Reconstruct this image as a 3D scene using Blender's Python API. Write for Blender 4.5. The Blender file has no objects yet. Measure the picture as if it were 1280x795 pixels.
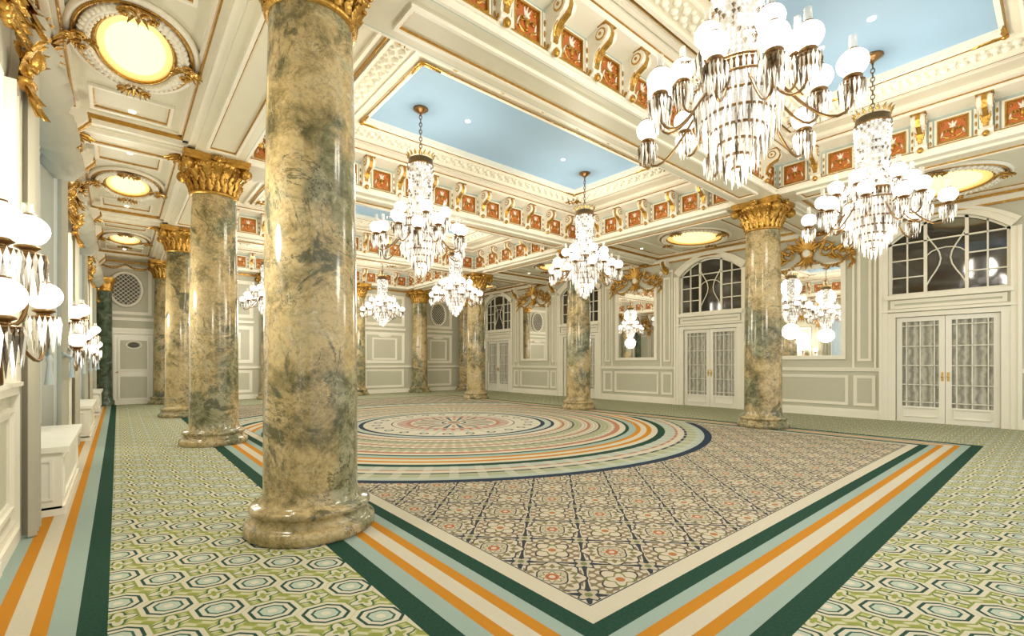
import bpy, math, random
from math import sin, cos, pi, sqrt, radians, atan2
from mathutils import Vector, Matrix
random.seed(3)
scene = bpy.context.scene

# ------------------------------------------------------------------ node DSL
class E:
    def __init__(s, nt, sock): s.nt = nt; s.s = sock
    def _m(s, op, b=None, c=None, rev=False):
        return M(s.nt, op, b if rev else s, s if rev else b, c)
    def __add__(s, o): return s._m('ADD', o)
    def __radd__(s, o): return s._m('ADD', o)
    def __sub__(s, o): return s._m('SUBTRACT', o)
    def __rsub__(s, o): return s._m('SUBTRACT', o, rev=True)
    def __mul__(s, o): return s._m('MULTIPLY', o)
    def __rmul__(s, o): return s._m('MULTIPLY', o)
    def __truediv__(s, o): return s._m('DIVIDE', o)
    def __gt__(s, o): return s._m('GREATER_THAN', o)
    def __lt__(s, o): return s._m('LESS_THAN', o)
    def abs(s): return s._m('ABSOLUTE')
    def fract(s): return s._m('FRACT')
    def sin(s): return s._m('SINE')
    def cos(s): return s._m('COSINE')
    def min(s, o): return s._m('MINIMUM', o)
    def max(s, o): return s._m('MAXIMUM', o)
def M(nt, op, a, b=None, c=None):
    n = nt.nodes.new('ShaderNodeMath'); n.operation = op
    for i, x in enumerate((a, b, c)):
        if x is None: continue
        if isinstance(x, E): nt.links.new(x.s, n.inputs[i])
        else: n.inputs[i].default_value = float(x)
    return E(nt, n.outputs[0])
def smooth(nt, x, a, b):
    n = nt.nodes.new('ShaderNodeMapRange'); n.interpolation_type = 'SMOOTHSTEP'
    nt.links.new(x.s, n.inputs[0]); n.inputs[1].default_value = a; n.inputs[2].default_value = b
    return E(nt, n.outputs[0])
def setin(nt, sock, x):
    if isinstance(x, E): nt.links.new(x.s, sock)
    else:
        if isinstance(x, (tuple, list)) and len(x) == 3 and sock.type == 'RGBA': x = (*x, 1)
        sock.default_value = x
def mix(nt, f, a, b):
    n = nt.nodes.new('ShaderNodeMix'); n.data_type = 'RGBA'
    setin(nt, n.inputs[0], f); setin(nt, n.inputs[6], a); setin(nt, n.inputs[7], b)
    return E(nt, n.outputs[2])
def ramp(nt, f, stops, const=False):
    n = nt.nodes.new('ShaderNodeValToRGB'); cr = n.color_ramp
    if const: cr.interpolation = 'CONSTANT'
    while len(cr.elements) < len(stops): cr.elements.new(0.5)
    for e, (p, c) in zip(cr.elements, stops): e.position = p
    for e, (p, c) in zip(cr.elements, stops): e.color = (*c, 1)
    setin(nt, n.inputs[0], f)
    return E(nt, n.outputs[0])
def noise(nt, scale, detail=3, rough=0.5, dist=0, vec=None):
    n = nt.nodes.new('ShaderNodeTexNoise')
    n.inputs['Scale'].default_value = scale; n.inputs['Detail'].default_value = detail
    n.inputs['Roughness'].default_value = rough; n.inputs['Distortion'].default_value = dist
    nt.links.new((vec or pos(nt)).s, n.inputs['Vector'])
    return E(nt, n.outputs[0])
def pos(nt):
    n = nt.nodes.new('ShaderNodeNewGeometry'); return E(nt, n.outputs['Position'])
def xyz(nt, v):
    n = nt.nodes.new('ShaderNodeSeparateXYZ'); nt.links.new(v.s, n.inputs[0])
    return [E(nt, o) for o in n.outputs]
MATS = {}
def newmat(name):
    m = bpy.data.materials.new(name); m.use_nodes = True
    MATS[name] = m
    nt = m.node_tree; return m, nt, nt.nodes['Principled BSDF']
def simple(name, col, rough=0.5, metal=0, emis=None, es=0, var=0.08, vs=3, bump=0, bs=40, **kw):
    m, nt, p = newmat(name)
    n = noise(nt, vs, 2)
    c2 = tuple(max(0, c * (1 - var * 2)) for c in col)
    setin(nt, p.inputs['Base Color'], mix(nt, n, col, c2))
    p.inputs['Roughness'].default_value = rough; p.inputs['Metallic'].default_value = metal
    if emis:
        p.inputs['Emission Color'].default_value = (*emis, 1); p.inputs['Emission Strength'].default_value = es
        m.cycles.emission_sampling = 'NONE'
    if bump:
        b = nt.nodes.new('ShaderNodeBump'); b.inputs['Strength'].default_value = bump; b.inputs['Distance'].default_value = 0.01
        nt.links.new(noise(nt, bs, 2).s, b.inputs['Height']); nt.links.new(b.outputs[0], p.inputs['Normal'])
    for k, v in kw.items(): p.inputs[k.replace('_', ' ')].default_value = v
    return m
simple('plaster', (.83, .78, .63), .42)
simple('trimwhite', (.93, .90, .78), .32, var=.03)
simple('wallsage', (.60, .59, .47), .5, var=.04)
simple('soffit', (.80, .77, .62), .38, var=.05)
simple('gold', (.78, .44, .09), .26, .72, var=.34, vs=20, bump=.5, bs=45)
simple('bronze', (.28, .16, .06), .3, .8, var=.2, vs=20)
simple('brass', (.8, .55, .2), .25, .9)
simple('skyblue', (.33, .50, .68), .6, var=.10, vs=.8)
simple('terracotta', (.72, .20, .05), .5, var=.25, vs=14)
simple('friezeblue', (.52, .62, .58), .5)
simple('globe', (1, .98, .93), .3, emis=(1, .96, .88), es=1.8)
simple('mirror', (.9, .9, .88), .02, 1, var=0)
simple('darkglass', (.05, .05, .045), .05, 0, var=.2, vs=1.5, Specular_IOR_Level=1.0)
simple('drape', (.50, .48, .38), .7, var=.08)
simple('tassel', (.50, .58, .60), .7, var=.1)
simple('doorwhite', (.92, .90, .80), .3, var=.03)
simple('grille', (.10, .10, .08), .5)
simple('ovalglow', (1, .85, .45), .5, emis=(1, .62, .16), es=.85)
simple('glowcore', (1, .9, .6), .5, emis=(1, .80, .36), es=1.3)
simple('lightdisc', (1, 1, 1), .5, emis=(1, .95, .85), es=3)
simple('crystalcore', (.8, .78, .72), .15, .2, emis=(1, .95, .86), es=.40, var=.45, vs=60)  # glow put into the filler core, for lamplight within the crystals
m, nt, p = newmat('sheer')
p.inputs['Base Color'].default_value = (.70, .79, .82, 1); p.inputs['Roughness'].default_value = .8
tr = nt.nodes.new('ShaderNodeBsdfTranslucent'); tr.inputs[0].default_value = (.72, .85, .92, 1)
ms = nt.nodes.new('ShaderNodeMixShader'); ms.inputs[0].default_value = .55
nt.links.new(p.outputs[0], ms.inputs[1]); nt.links.new(tr.outputs[0], ms.inputs[2])
nt.links.new(ms.outputs[0], nt.nodes['Material Output'].inputs[0])
m, nt, p = newmat('netcurtain')
x, y, z = xyz(nt, pos(nt))
nn = noise(nt, 6, 2)
setin(nt, p.inputs['Base Color'], mix(nt, ((y * 45 + nn * 6).sin() * .5 + .5), (.66, .65, .57), (.34, .33, .28)))
p.inputs['Roughness'].default_value = .8
m, nt, p = newmat('chimney')
t = nt.nodes.new('ShaderNodeBsdfTransparent'); ms = nt.nodes.new('ShaderNodeMixShader'); ms.inputs[0].default_value = .4
p.inputs['Base Color'].default_value = (.85, .85, .82, 1); p.inputs['Roughness'].default_value = .05
nt.links.new(t.outputs[0], ms.inputs[1]); nt.links.new(p.outputs[0], ms.inputs[2]); nt.links.new(ms.outputs[0], nt.nodes['Material Output'].inputs[0])
# crystal: sparkle painted in as light, dark and self-glowing drops
m, nt, p = newmat('crystal')
m.cycles.emission_sampling = 'NONE'
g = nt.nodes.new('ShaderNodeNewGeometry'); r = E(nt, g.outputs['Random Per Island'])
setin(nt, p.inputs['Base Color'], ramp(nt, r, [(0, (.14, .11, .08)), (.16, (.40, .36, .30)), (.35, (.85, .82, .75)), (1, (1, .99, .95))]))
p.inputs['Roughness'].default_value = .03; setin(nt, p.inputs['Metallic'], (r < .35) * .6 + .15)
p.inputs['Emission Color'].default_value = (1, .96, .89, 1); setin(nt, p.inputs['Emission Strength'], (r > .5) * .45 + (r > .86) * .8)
# marble
m, nt, p = newmat('marble')
n1 = noise(nt, 1.3, 7, .66, .25); n2 = noise(nt, 4.2, 9, .78, .5); n3 = noise(nt, 2.0, 9, .68, .8); n4 = noise(nt, 30, 3, .6, .2); n5 = noise(nt, .8, 6, .64, .3)
n6 = noise(nt, 3.0, 7, .7, 1.0)
base = ramp(nt, n1 * .5 + n2 * .5, [(.39, (.10, .09, .04)), (.44, (.25, .20, .09)), (.485, (.42, .32, .15)), (.53, (.56, .43, .22)), (.575, (.45, .37, .20)), (.64, (.70, .58, .37))])
c = mix(nt, smooth(nt, n5, .49, .58) * .72, base, ramp(nt, n2, [(.40, (.05, .07, .04)), (.5, (.15, .185, .115)), (.58, (.27, .30, .20))]))
c = mix(nt, smooth(nt, n3, .57, .63) * .8, c, (.045, .06, .035))
vein = (1 - smooth(nt, (n3 - .5).abs(), .001, .014)) * smooth(nt, n5, .40, .52)
c = mix(nt, vein * .85, c, (.035, .045, .025))
vein2 = (1 - smooth(nt, (n6 - .5).abs(), .001, .009)) * .6
c = mix(nt, vein2, c, (.12, .12, .07))
vw = (1 - smooth(nt, (n6 - .56).abs(), .0, .008)) * .45
c = mix(nt, vw, c, (.76, .68, .52))
c = mix(nt, smooth(nt, n4, .52, .66) * .35, c, (.14, .13, .07))
setin(nt, p.inputs['Base Color'], c); p.inputs['Roughness'].default_value = .15
m, nt, p = newmat('marbledark')
c = ramp(nt, noise(nt, 4, 5, .6, 1), [(.35, (.03, .05, .03)), (.6, (.10, .14, .09)), (.75, (.28, .28, .18))])
setin(nt, p.inputs['Base Color'], c); p.inputs['Roughness'].default_value = .15

# carpet ------------------------------------------------------------
CX, CY, CR = 5.85, 9.0, 5.4
RX0, RX1, RY0, RY1 = 1.18, 10.8, .88, 17.0
GREEN = (.004, .052, .036); BLUE = (.32, .42, .385); ORANGE = (.54, .225, .016); CREAM = (.60, .56, .45); NAVY = (.012, .032, .07)
m, nt, p = newmat('carpet')
x, y, z = xyz(nt, pos(nt))
T = .43
def ovals(ox, oy):
    u = ((x / T + ox).fract() - .5) * T; v = ((y / T + oy).fract() - .5) * T
    s_ = ((u - v) * .7071 * .86).abs(); t_ = ((u + v) * .7071 * 1.12).abs()
    return M(nt, 'MAXIMUM', s_.max(t_), (s_ + t_) * .74), u, v
d1, u1, v1 = ovals(0, 0); d2, u2, v2 = ovals(.5, .5)
d = d1.min(d2)
def tl(F, ox, oy):
    u = ((x / F + ox).fract() - .5) * 2; v = ((y / F + oy).fract() - .5) * 2
    r = M(nt, 'SQRT', u * u + v * v); a = M(nt, 'ARCTAN2', v, u); return u, v, r, a
leaf2 = ((x + y) * (2 * pi / T * 2)).sin() * ((x - y) * (2 * pi / T * 2)).sin()
outer = mix(nt, leaf2 > .0, (.28, .32, .075), (.56, .54, .37))
outer = mix(nt, (leaf2.abs() < .10), outer, (.40, .43, .17))
for ox, oy in ((.5, 0), (0, .5)):
    _, _, r_, a_ = tl(T, ox, oy)
    outer = mix(nt, r_ < (a_ * 4).cos() * .10 + .34, outer, (.04, .12, .065))
    outer = mix(nt, r_ < (a_ * 4).cos() * .10 + .27, outer, (.60, .57, .43))
    outer = mix(nt, r_ < (a_ * 4).cos() * .05 + .13, outer, (.27, .32, .08))
outer = mix(nt, (d < .142), outer, (.23, .28, .07))
outer = mix(nt, (d < .130), outer, (.62, .59, .46))
outer = mix(nt, (d < .106), outer, (.01, .06, .05))
outer = mix(nt, (d < .090), outer, (.62, .59, .48))
outer = mix(nt, (d < .066), outer, (.03, .11, .09))
outer = mix(nt, (d < .054), outer, (.45, .53, .44))
outer = mix(nt, (d < .022), outer, (.66, .62, .50))
LB = [(-.04, GREEN), (-.16, BLUE), (-.27, ORANGE), (-.335, CREAM), (-.43, ORANGE), (-.50, BLUE)]
col = outer
for xb, cc in LB: col = mix(nt, x < xb, col, cc)
dr = (x - RX0).min(RX1 - x).min(y - RY0).min(RY1 - y)
S = [(0, GREEN), (.135, BLUE), (.245, ORANGE), (.32, CREAM), (.425, ORANGE), (.50, BLUE), (.585, GREEN), (.70, CREAM), (.825, NAVY), (.835, (.4, .36, .28))]
bord = ramp(nt, dr, S, True)
col = mix(nt, dr > 0, col, bord)
# field pattern
F = .60
LT = (.58, .52, .41); BR = (.215, .17, .11); NV = (.03, .04, .055); OL = (.18, .20, .085); TN = (.47, .42, .32)
u, v, r, a = tl(F, 0, 0)
c8 = (a * 8).cos(); c16 = (a * 16).cos(); c4_ = (a * 4).cos()
fieldc = mix(nt, ((u * 15.7).sin() * (v * 15.7).sin()).abs() > .42, BR, LT)
# ogee lattice lines
lat = (x * (2 * pi / F)).cos() + (y * (2 * pi / F)).cos()
fieldc = mix(nt, (lat.abs() < .24), fieldc, LT); fieldc = mix(nt, (lat.abs() < .13), fieldc, NV)
fieldc = mix(nt, (r < c8 * .06 + .70), fieldc, NV)
fieldc = mix(nt, (r < c8 * .06 + .655), fieldc, LT)
fieldc = mix(nt, (r < .62) * (r > .40) * ((c16 + (r * 28).sin() * .6) > .35), fieldc, BR)
fieldc = mix(nt, (r - (c8 * -.05 + .50)).abs() < .022, fieldc, OL)
fieldc = mix(nt, (r < .37 + c4_ * .03), fieldc, NV); fieldc = mix(nt, (r < .335 + c4_ * .03), fieldc, TN)
fieldc = mix(nt, (r < .235 + c8 * .04), fieldc, OL); fieldc = mix(nt, (r < .20 + c8 * .04), fieldc, LT)
fieldc = mix(nt, (r < .15), fieldc, (.42, .13, .05))
fieldc = mix(nt, (r < .07), fieldc, LT)
uu, vv, rr, aa = tl(F, .5, .5)
c4 = (aa * 4).cos()
fieldc = mix(nt, (rr < c4 * .10 + .42), fieldc, NV)
fieldc = mix(nt, (rr < c4 * .09 + .38), fieldc, LT)
fieldc = mix(nt, (rr < c4 * -.08 + .27), fieldc, OL)
fieldc = mix(nt, (rr < c4 * -.06 + .21), fieldc, LT)
fieldc = mix(nt, (rr < .10), fieldc, (.40, .17, .06))
for ox, oy in ((.5, 0), (0, .5)):
    fu, fv, fr, fa = tl(F, ox, oy)
    fieldc = mix(nt, (fr < .22 + (fa * 4).cos() * .07), fieldc, NV)
    fieldc = mix(nt, (fr < .18 + (fa * 4).cos() * .06), fieldc, TN)
    fieldc = mix(nt, (fr < .08), fieldc, OL)
infield = dr > .84
col = mix(nt, infield, col, fieldc)
dx = x - CX; dy = y - CY
R = M(nt, 'SQRT', dx * dx + dy * dy); A = M(nt, 'ARCTAN2', dy, dx)
PINK = (.44, .18, .11); SAGE = (.38, .41, .27); PB = (.42, .48, .42)
rings = [(0, (.35, .2, .12)), (.12, CREAM), (.22, NAVY), (.26, CREAM), (.95, (.42, .22, .16)), (1.05, PB), (1.25, CREAM), (1.34, NAVY), (1.38, CREAM), (1.95, NAVY), (2.05, PB), (2.2, NAVY), (2.26, CREAM),
         (2.42, PINK), (2.50, CREAM), (2.66, NAVY), (2.70, SAGE), (2.88, CREAM), (3.0, PINK), (3.06, CREAM), (3.22, NAVY), (3.26, SAGE), (3.46, CREAM)]
c1 = ramp(nt, R / 6, [(q / 6, cc) for q, cc in rings], True)
rings2 = [(3.58, PINK), (3.66, CREAM), (3.78, GREEN), (3.86, BLUE), (4.0, ORANGE), (4.09, CREAM), (4.2, ORANGE), (4.29, CREAM), (4.42, GREEN), (4.56, PB), (4.74, PINK), (4.80, CREAM), (4.92, NAVY), (4.95, SAGE), (5.12, PB), (5.26, NAVY)]
c2 = ramp(nt, R / 6, [(q / 6, cc) for q, cc in rings2], True)
rc = mix(nt, R > 3.58, c1, c2)
pet = ((A * 16).cos() * .5 + .5)
rc = mix(nt, ((R > .3) * (R < .92)) * (pet > .80), rc, (.07, .12, .14))
rc = mix(nt, ((R > .45) * (R < .85)) * (pet < .15), rc, (.45, .28, .18))
rc = mix(nt, ((R > 1.42) * (R < 1.92)) * (((A * 32).cos() > .88)), rc, (.4, .45, .4))
ca = (A * (24 / (2 * pi))).fract() - .5
dd = M(nt, 'SQRT', (ca * .5) * (ca * .5) + (R - 1.70) * (R - 1.70))
rc = mix(nt, dd < .10, rc, NAVY); rc = mix(nt, dd < .06, rc, CREAM)
chk = ((A * 60).sin() * ((R * 40).sin()))
rc = mix(nt, (R > 2.4) * (R < 3.6) * (chk > .35) * .6, rc, (.30, .19, .12))
rc = mix(nt, (R > 2.4) * (R < 3.6) * (chk < -.5) * .6, rc, (.16, .25, .16))
rc = mix(nt, (R > 4.56) * (R < 5.2) * (((A * 90).sin()) > .5) * .5, rc, (.60, .58, .48))
rc = mix(nt, (R > 1.05) * (R < 1.25) * (((A * 40).sin()) > .2), rc, (.5, .16, .10))
col = mix(nt, infield * (R < 5.4), col, rc)
wn = noise(nt, 60, 2)
col = mix(nt, wn * .18, col, (.20, .18, .12))
setin(nt, p.inputs['Base Color'], col); p.inputs['Roughness'].default_value = .95
p.inputs['Specular IOR Level'].default_value = .08
b = nt.nodes.new('ShaderNodeBump'); b.inputs['Strength'].default_value = .3; b.inputs['Distance'].default_value = .01
nt.links.new(noise(nt, 220, 2).s, b.inputs['Height']); nt.links.new(b.outputs[0], p.inputs['Normal'])

# ------------------------------------------------------------------ builder
class B:
    def __init__(s): s.v = []; s.f = []; s.mi = []; s.sm = []; s.sl = []; s.M = Matrix.Identity(4)
    def frame(s, o, along=(1, 0, 0), out=(0, 1, 0), up=(0, 0, 1)):
        a, u, n = Vector(along), Vector(out), Vector(up)
        s.M = Matrix(((a.x, u.x, n.x, o[0]), (a.y, u.y, n.y, o[1]), (a.z, u.z, n.z, o[2]), (0, 0, 0, 1)))
    def reset(s): s.M = Matrix.Identity(4)
    def add(s, vs, fs, m, smooth=False):
        if m not in s.sl: s.sl.append(m)
        k = s.sl.index(m); o = len(s.v); MM = s.M
        s.v += [tuple(MM @ Vector(q)) for q in vs]
        for f in fs: s.f.append(tuple(i + o for i in f)); s.mi.append(k); s.sm.append(smooth)
    def box(s, x0, x1, y0, y1, z0, z1, m):
        s.add([(x0, y0, z0), (x1, y0, z0), (x1, y1, z0), (x0, y1, z0), (x0, y0, z1), (x1, y0, z1), (x1, y1, z1), (x0, y1, z1)],
              [(3, 2, 1, 0), (4, 5, 6, 7), (0, 1, 5, 4), (1, 2, 6, 5), (2, 3, 7, 6), (3, 0, 4, 7)], m)
    def lathe(s, prof, m, c=(0, 0, 0), n=24, smooth=True, sx=1, sy=1, cap=True, a0=0):
        vs = []; fs = []
        for (r, z) in prof:
            for i in range(n):
                a = a0 + 2 * pi * i / n; vs.append((c[0] + r * cos(a) * sx, c[1] + r * sin(a) * sy, c[2] + z))
        k = len(prof)
        for j in range(k - 1):
            for i in range(n):
                i2 = (i + 1) % n; fs.append((j * n + i, j * n + i2, (j + 1) * n + i2, (j + 1) * n + i))
        s.add(vs, fs, m, smooth)
        if cap:
            s.add(vs[:n], [tuple(range(n))[::-1]], m); s.add(vs[-n:], [tuple(range(n))], m)
    def ell(s, c, rx, ry, rz, m, nu=10, nv=6):
        vs = [(c[0], c[1], c[2] - rz)]; fs = []
        for j in range(1, nv):
            t = -pi / 2 + pi * j / nv
            for i in range(nu):
                a = 2 * pi * i / nu; vs.append((c[0] + rx * cos(t) * cos(a), c[1] + ry * cos(t) * sin(a), c[2] + rz * sin(t)))
        vs.append((c[0], c[1], c[2] + rz)); top = len(vs) - 1
        for i in range(nu):
            i2 = (i + 1) % nu; fs.append((0, 1 + i2, 1 + i))
            for j in range(nv - 2): fs.append((1 + j * nu + i, 1 + j * nu + i2, 1 + (j + 1) * nu + i2, 1 + (j + 1) * nu + i))
            fs.append((1 + (nv - 2) * nu + i, 1 + (nv - 2) * nu + i2, top))
        s.add(vs, fs, m, True)
    def tube(s, pts, r, m, n=6, closed=False):
        pts = [Vector(q) for q in pts]; k = len(pts); vs = []; fs = []
        ref = Vector((0, 0, 1)); 
        d0 = (pts[-1] - pts[0])
        if abs(d0.normalized().z if d0.length > 1e-6 else 0) > .9: ref = Vector((1, 0, 0))
        prevn = None
        for i, q in enumerate(pts):
            if closed: t = pts[(i + 1) % k] - pts[i - 1]
            else: t = pts[min(i + 1, k - 1)] - pts[max(i - 1, 0)]
            t.normalize()
            nn = (prevn if prevn is not None else ref); nn = nn - t * nn.dot(t)
            if nn.length < 1e-4: nn = t.orthogonal()
            nn.normalize(); prevn = nn; bb = t.cross(nn)
            rr = r[i] if isinstance(r, (list, tuple)) else r
            for j in range(n):
                a = 2 * pi * j / n; vs.append(tuple(q + nn * (rr * cos(a)) + bb * (rr * sin(a))))
        for i in range(k if closed else k - 1):
            i2 = (i + 1) % k
            for j in range(n):
                j2 = (j + 1) % n; fs.append((i * n + j, i * n + j2, i2 * n + j2, i2 * n + j))
        s.add(vs, fs, m, True)
    def prism(s, c, r, h, m='crystal'):
        x, y, z = c; q = z - h * .25
        s.add([(x, y, z), (x + r, y, q), (x, y + r, q), (x - r, y, q), (x, y - r, q), (x, y, z - h)],
              [(0, 1, 2), (0, 2, 3), (0, 3, 4), (0, 4, 1), (5, 2, 1), (5, 3, 2), (5, 4, 3), (5, 1, 4)], m)
    def extr(s, pts, x0, x1, m, smooth=False):
        n = len(pts); vs = [(x0, a, b) for a, b in pts] + [(x1, a, b) for a, b in pts]
        fs = [(i, (i + 1) % n, n + (i + 1) % n, n + i) for i in range(n)]
        s.add(vs, fs + [tuple(range(n))[::-1], tuple(range(n, 2 * n))], m, smooth)
    def rect(s, x0, x1, z0, z1, w, t, m, y=0):
        s.box(x0, x1, y, y + t, z0, z0 + w, m); s.box(x0, x1, y, y + t, z1 - w, z1, m)
        s.box(x0, x0 + w, y, y + t, z0 + w, z1 - w, m); s.box(x1 - w, x1, y, y + t, z0 + w, z1 - w, m)
    def panel(s, x0, x1, z0, z1, m='trimwhite', w=.07, inner=None, y=0):
        s.rect(x0, x1, z0, z1, w * .45, .035, m, y); k = w * .45
        s.rect(x0 + k, x1 - k, z0 + k, z1 - k, w * .55, .018, m, y)
        if inner: s.rect(x0 + w, x1 - w, z0 + w, z1 - w, .012, .02, inner, y)
    def leaf(s, c, ang, L, W, m='gold', curl=.08, y0=.0):
        N = 6; vs = []; fs = []; dx, dz = cos(ang), sin(ang)
        for i in range(N + 1):
            t = i / N; ww = W * sin(pi * min(1, (.12 + t * .88)) ** .8) * (1 - .32 * (i % 2)) + .002
            px, pz = c[0] + dx * L * t, c[2] + dz * L * t; py = c[1] + y0 + curl * t * t
            vs += [(px - dz * ww, py, pz + dx * ww), (px, py + W * .5 + .01, pz), (px + dz * ww, py, pz - dx * ww)]
        for i in range(N):
            a = i * 3; fs += [(a, a + 1, a + 4, a + 3), (a + 1, a + 2, a + 5, a + 4)]
        s.add(vs, fs, m, True)
    def scroll(s, c, size, sg=1, vs_=1, m='gold', r=.022, turns=1.4):
        pts = []; rs = []
        for i in range(22):
            t = i / 21; a = t * turns * 2 * pi; rad = size * (1 - .85 * t) * .5
            pts.append((c[0] + sg * (size * .5 - rad * cos(a)), c[1] + .03 + .03 * t, c[2] + vs_ * rad * sin(a))); rs.append(r * (1 - .5 * t))
        s.tube(pts, rs, m, 6); s.ell(pts[-1], r * 1.5, r * 1.5, r * 1.5, m, 6, 4)
    def swag(s, x0, x1, z, drop, m='gold', r=.03, y=.06):
        pts = []; rs = []
        for i in range(17):
            t = i / 16; pts.append((x0 + (x1 - x0) * t, y + .02 * sin(pi * t), z - drop * 4 * t * (1 - t))); rs.append(r * (.5 + .7 * sin(pi * t)) * (1.25 if i % 2 else .8))
        s.tube(pts, rs, m, 7)
    def crest(s, cx, cz, W, H, y=0, m='gold'):
        s.ell((cx, y + .05, cz), W * .08, .07, H * .20, m); s.ell((cx, y + .09, cz), W * .05, .05, H * .12, 'trimwhite')
        for k in range(9):
            a = pi / 2 + (k - 4) * .36; s.leaf((cx, y + .06, cz + H * .1), a, H * (.46 - .02 * abs(k - 4)), H * .07, m, .12)
        for sg in (-1, 1):
            s.scroll((cx + sg * W * .08, y + .02, cz + .02), W * .24, sg, 1, m, .035)
            s.scroll((cx + sg * W * .28, y + .02, cz - H * .05), W * .2, sg, -1, m, .03)
            for q, (px, pz, da, L) in enumerate(((.14, .05, .5, .36), (.2, .0, .9, .34), (.27, -.02, 1.1, .32), (.34, -.05, .7, .3), (.4, -.06, 1.3, .3), (.22, -.1, 2.2, .3), (.32, -.12, 2.5, .3), (.42, -.1, 2.0, .25))):
                s.leaf((cx + sg * W * px, y + .04, cz + H * pz), pi / 2 - sg * da, H * L, H * .055, m, .08)
            for q in range(13):
                t = q / 12; gx = cx + sg * W * (.06 + .42 * t); gz = cz - H * .16 - H * .26 * 4 * t * (1 - t)
                rr = .026 + .02 * sin(pi * t)
                s.ell((gx, y + .06, gz), rr, rr, rr * .9, m, 6, 4)
                if q % 2: s.leaf((gx, y + .07, gz), -pi / 2 + (.8 if q % 4 == 1 else -.8), .1, .03, m, .04)
            s.ell((cx + sg * W * .48, y + .06, cz - H * .12), .06, .06, .06, m)
            for q in range(4): s.leaf((cx + sg * W * .48, y + .05, cz - H * (.1 + .1 * q)), -pi / 2 + (.4 if q % 2 else -.4), H * .2, .045, m)
        for k in range(5): s.leaf((cx, y + .06, cz - H * .1), -pi / 2 + (k - 2) * .4, H * .38, .05, m)
    def make(s, name, mesh_only=False):
        me = bpy.data.meshes.new(name); me.from_pydata(s.v, [], s.f)
        for k in s.sl: me.materials.append(MATS[k])
        me.polygons.foreach_set('material_index', s.mi); me.polygons.foreach_set('use_smooth', s.sm)
        me.update()
        if mesh_only: return me
        return inst(name, me)
def inst(name, me, loc=(0, 0, 0), rot=0):
    o = bpy.data.objects.new(name, me); scene.collection.objects.link(o); o.location = loc; o.rotation_euler = (0, 0, rot); return o

XL, XR, YF, YN = -.62, 14.0, 19.95, -1.05
ROWS = [4.12, 9.33, 14.55]; ZS = 4.72; ZA = 4.90
CLX, CRX = 1.25, 10.5
BAYS = [1.55, 6.75, 11.95, 17.15]
b = B(); b.box(XL - .8, XR + .3, YN - .5, YF + .3, -.1, 0, 'carpet'); b.make('floor')

# ------------------------------------------------------------------ column
b = B()
b.lathe([(.48, 0), (.50, .02), (.50, .08), (.48, .10), (.46, .105), (.445, .13), (.43, .16), (.445, .175), (.46, .19), (.46, .215), (.44, .235), (.40, .24), (.385, .26), (.365, .30), (.36, .36)], 'marble', n=48, cap=False)
b.lathe([(.36, .36), (.358, 1.2), (.352, 2.2), (.338, 3.3), (.322, 4.14)], 'marble', n=48, cap=False)
b.lathe([(.325, 4.12), (.35, 4.13), (.36, 4.15), (.35, 4.17), (.33, 4.175), (.33, 4.25), (.34, 4.36), (.37, 4.45), (.42, 4.52), (.47, 4.55), (.485, 4.575), (.485, 4.6)], 'gold', n=40, cap=False)
for tier, (n_, zz, L_, r0) in enumerate([(20, 4.17, .20, .330), (16, 4.27, .22, .345)]):
    for k in range(n_):
        a = 2 * pi * (k + .5 * tier) / n_
        b.frame((r0 * cos(a), r0 * sin(a), zz), (-sin(a), cos(a), 0), (cos(a), sin(a), 0))
        b.leaf((0, 0, 0), pi / 2, L_, .05, 'gold', .075)
        b.ell((0, .085, L_), .03, .025, .02, 'gold', 6, 4)
b.reset()
for k in range(36):
    a = 2 * pi * k / 36; b.ell((.478 * cos(a), .478 * sin(a), 4.56), .026, .026, .035, 'gold', 6, 4)
for k in range(4):
    a = pi / 4 + k * pi / 2
    b.frame((.50 * cos(a), .50 * sin(a), 4.5), (-sin(a), cos(a), 0), (cos(a), sin(a), 0))
    b.extr([(.06 + .09 * cos(t * pi / 6), .02 + .09 * sin(t * pi / 6)) for t in range(12)], -.045, .045, 'gold', True)
    b.extr([(.06 + .05 * cos(t * pi / 6), .02 + .05 * sin(t * pi / 6)) for t in range(12)], -.06, .06, 'gold', True)
    b.leaf((0, -.1, -.2), pi / 2, .2, .05, 'gold', .14)
    a = k * pi / 2
    b.frame((.455 * cos(a), .455 * sin(a), 4.64), (-sin(a), cos(a), 0), (cos(a), sin(a), 0))
    for j in range(7): b.leaf((0, .0, 0), pi * j / 6, .09, .025, 'gold', .03)
    b.ell((0, .01, 0), .05, .05, .05, 'gold')
b.reset()
ab = []
for k in range(4):
    a0 = pi / 4 + k * pi / 2
    for j in range(8):
        t = j / 8; a = a0 + t * pi / 2; sq = .50 / max(abs(cos(a)), abs(sin(a))); sq = sq - .08 * sin(pi * t) * 1; sq = min(sq, .66)
        ab.append((sq * cos(a), sq * sin(a)))
n = len(ab)
for z0, z1, k in ((4.6, 4.65, .95), (4.65, ZS - .002, 1.0)):
    b.add([(q[0] * k, q[1] * k, z0) for q in ab] + [(q[0] * k, q[1] * k, z1) for q in ab],
          [(i, (i + 1) % n, n + (i + 1) % n, n + i) for i in range(n)] + [tuple(range(n))[::-1], tuple(range(n, 2 * n))], 'gold')
colme = b.make('marble_column', True)
for k, yy in enumerate(ROWS):
    inst('marble_column', colme, (CLX - (.02 if k == 0 else 0), yy - (.08 if k == 0 else 0), 0)); 
for yy in ROWS:
    inst('marble_column', colme, (10.5, yy + .06, 0), .0)
for xx in (1.25, 4.45, 7.75, 10.75, 13.35):
    inst('marble_column', colme, (xx, 19.44, 0))

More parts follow.
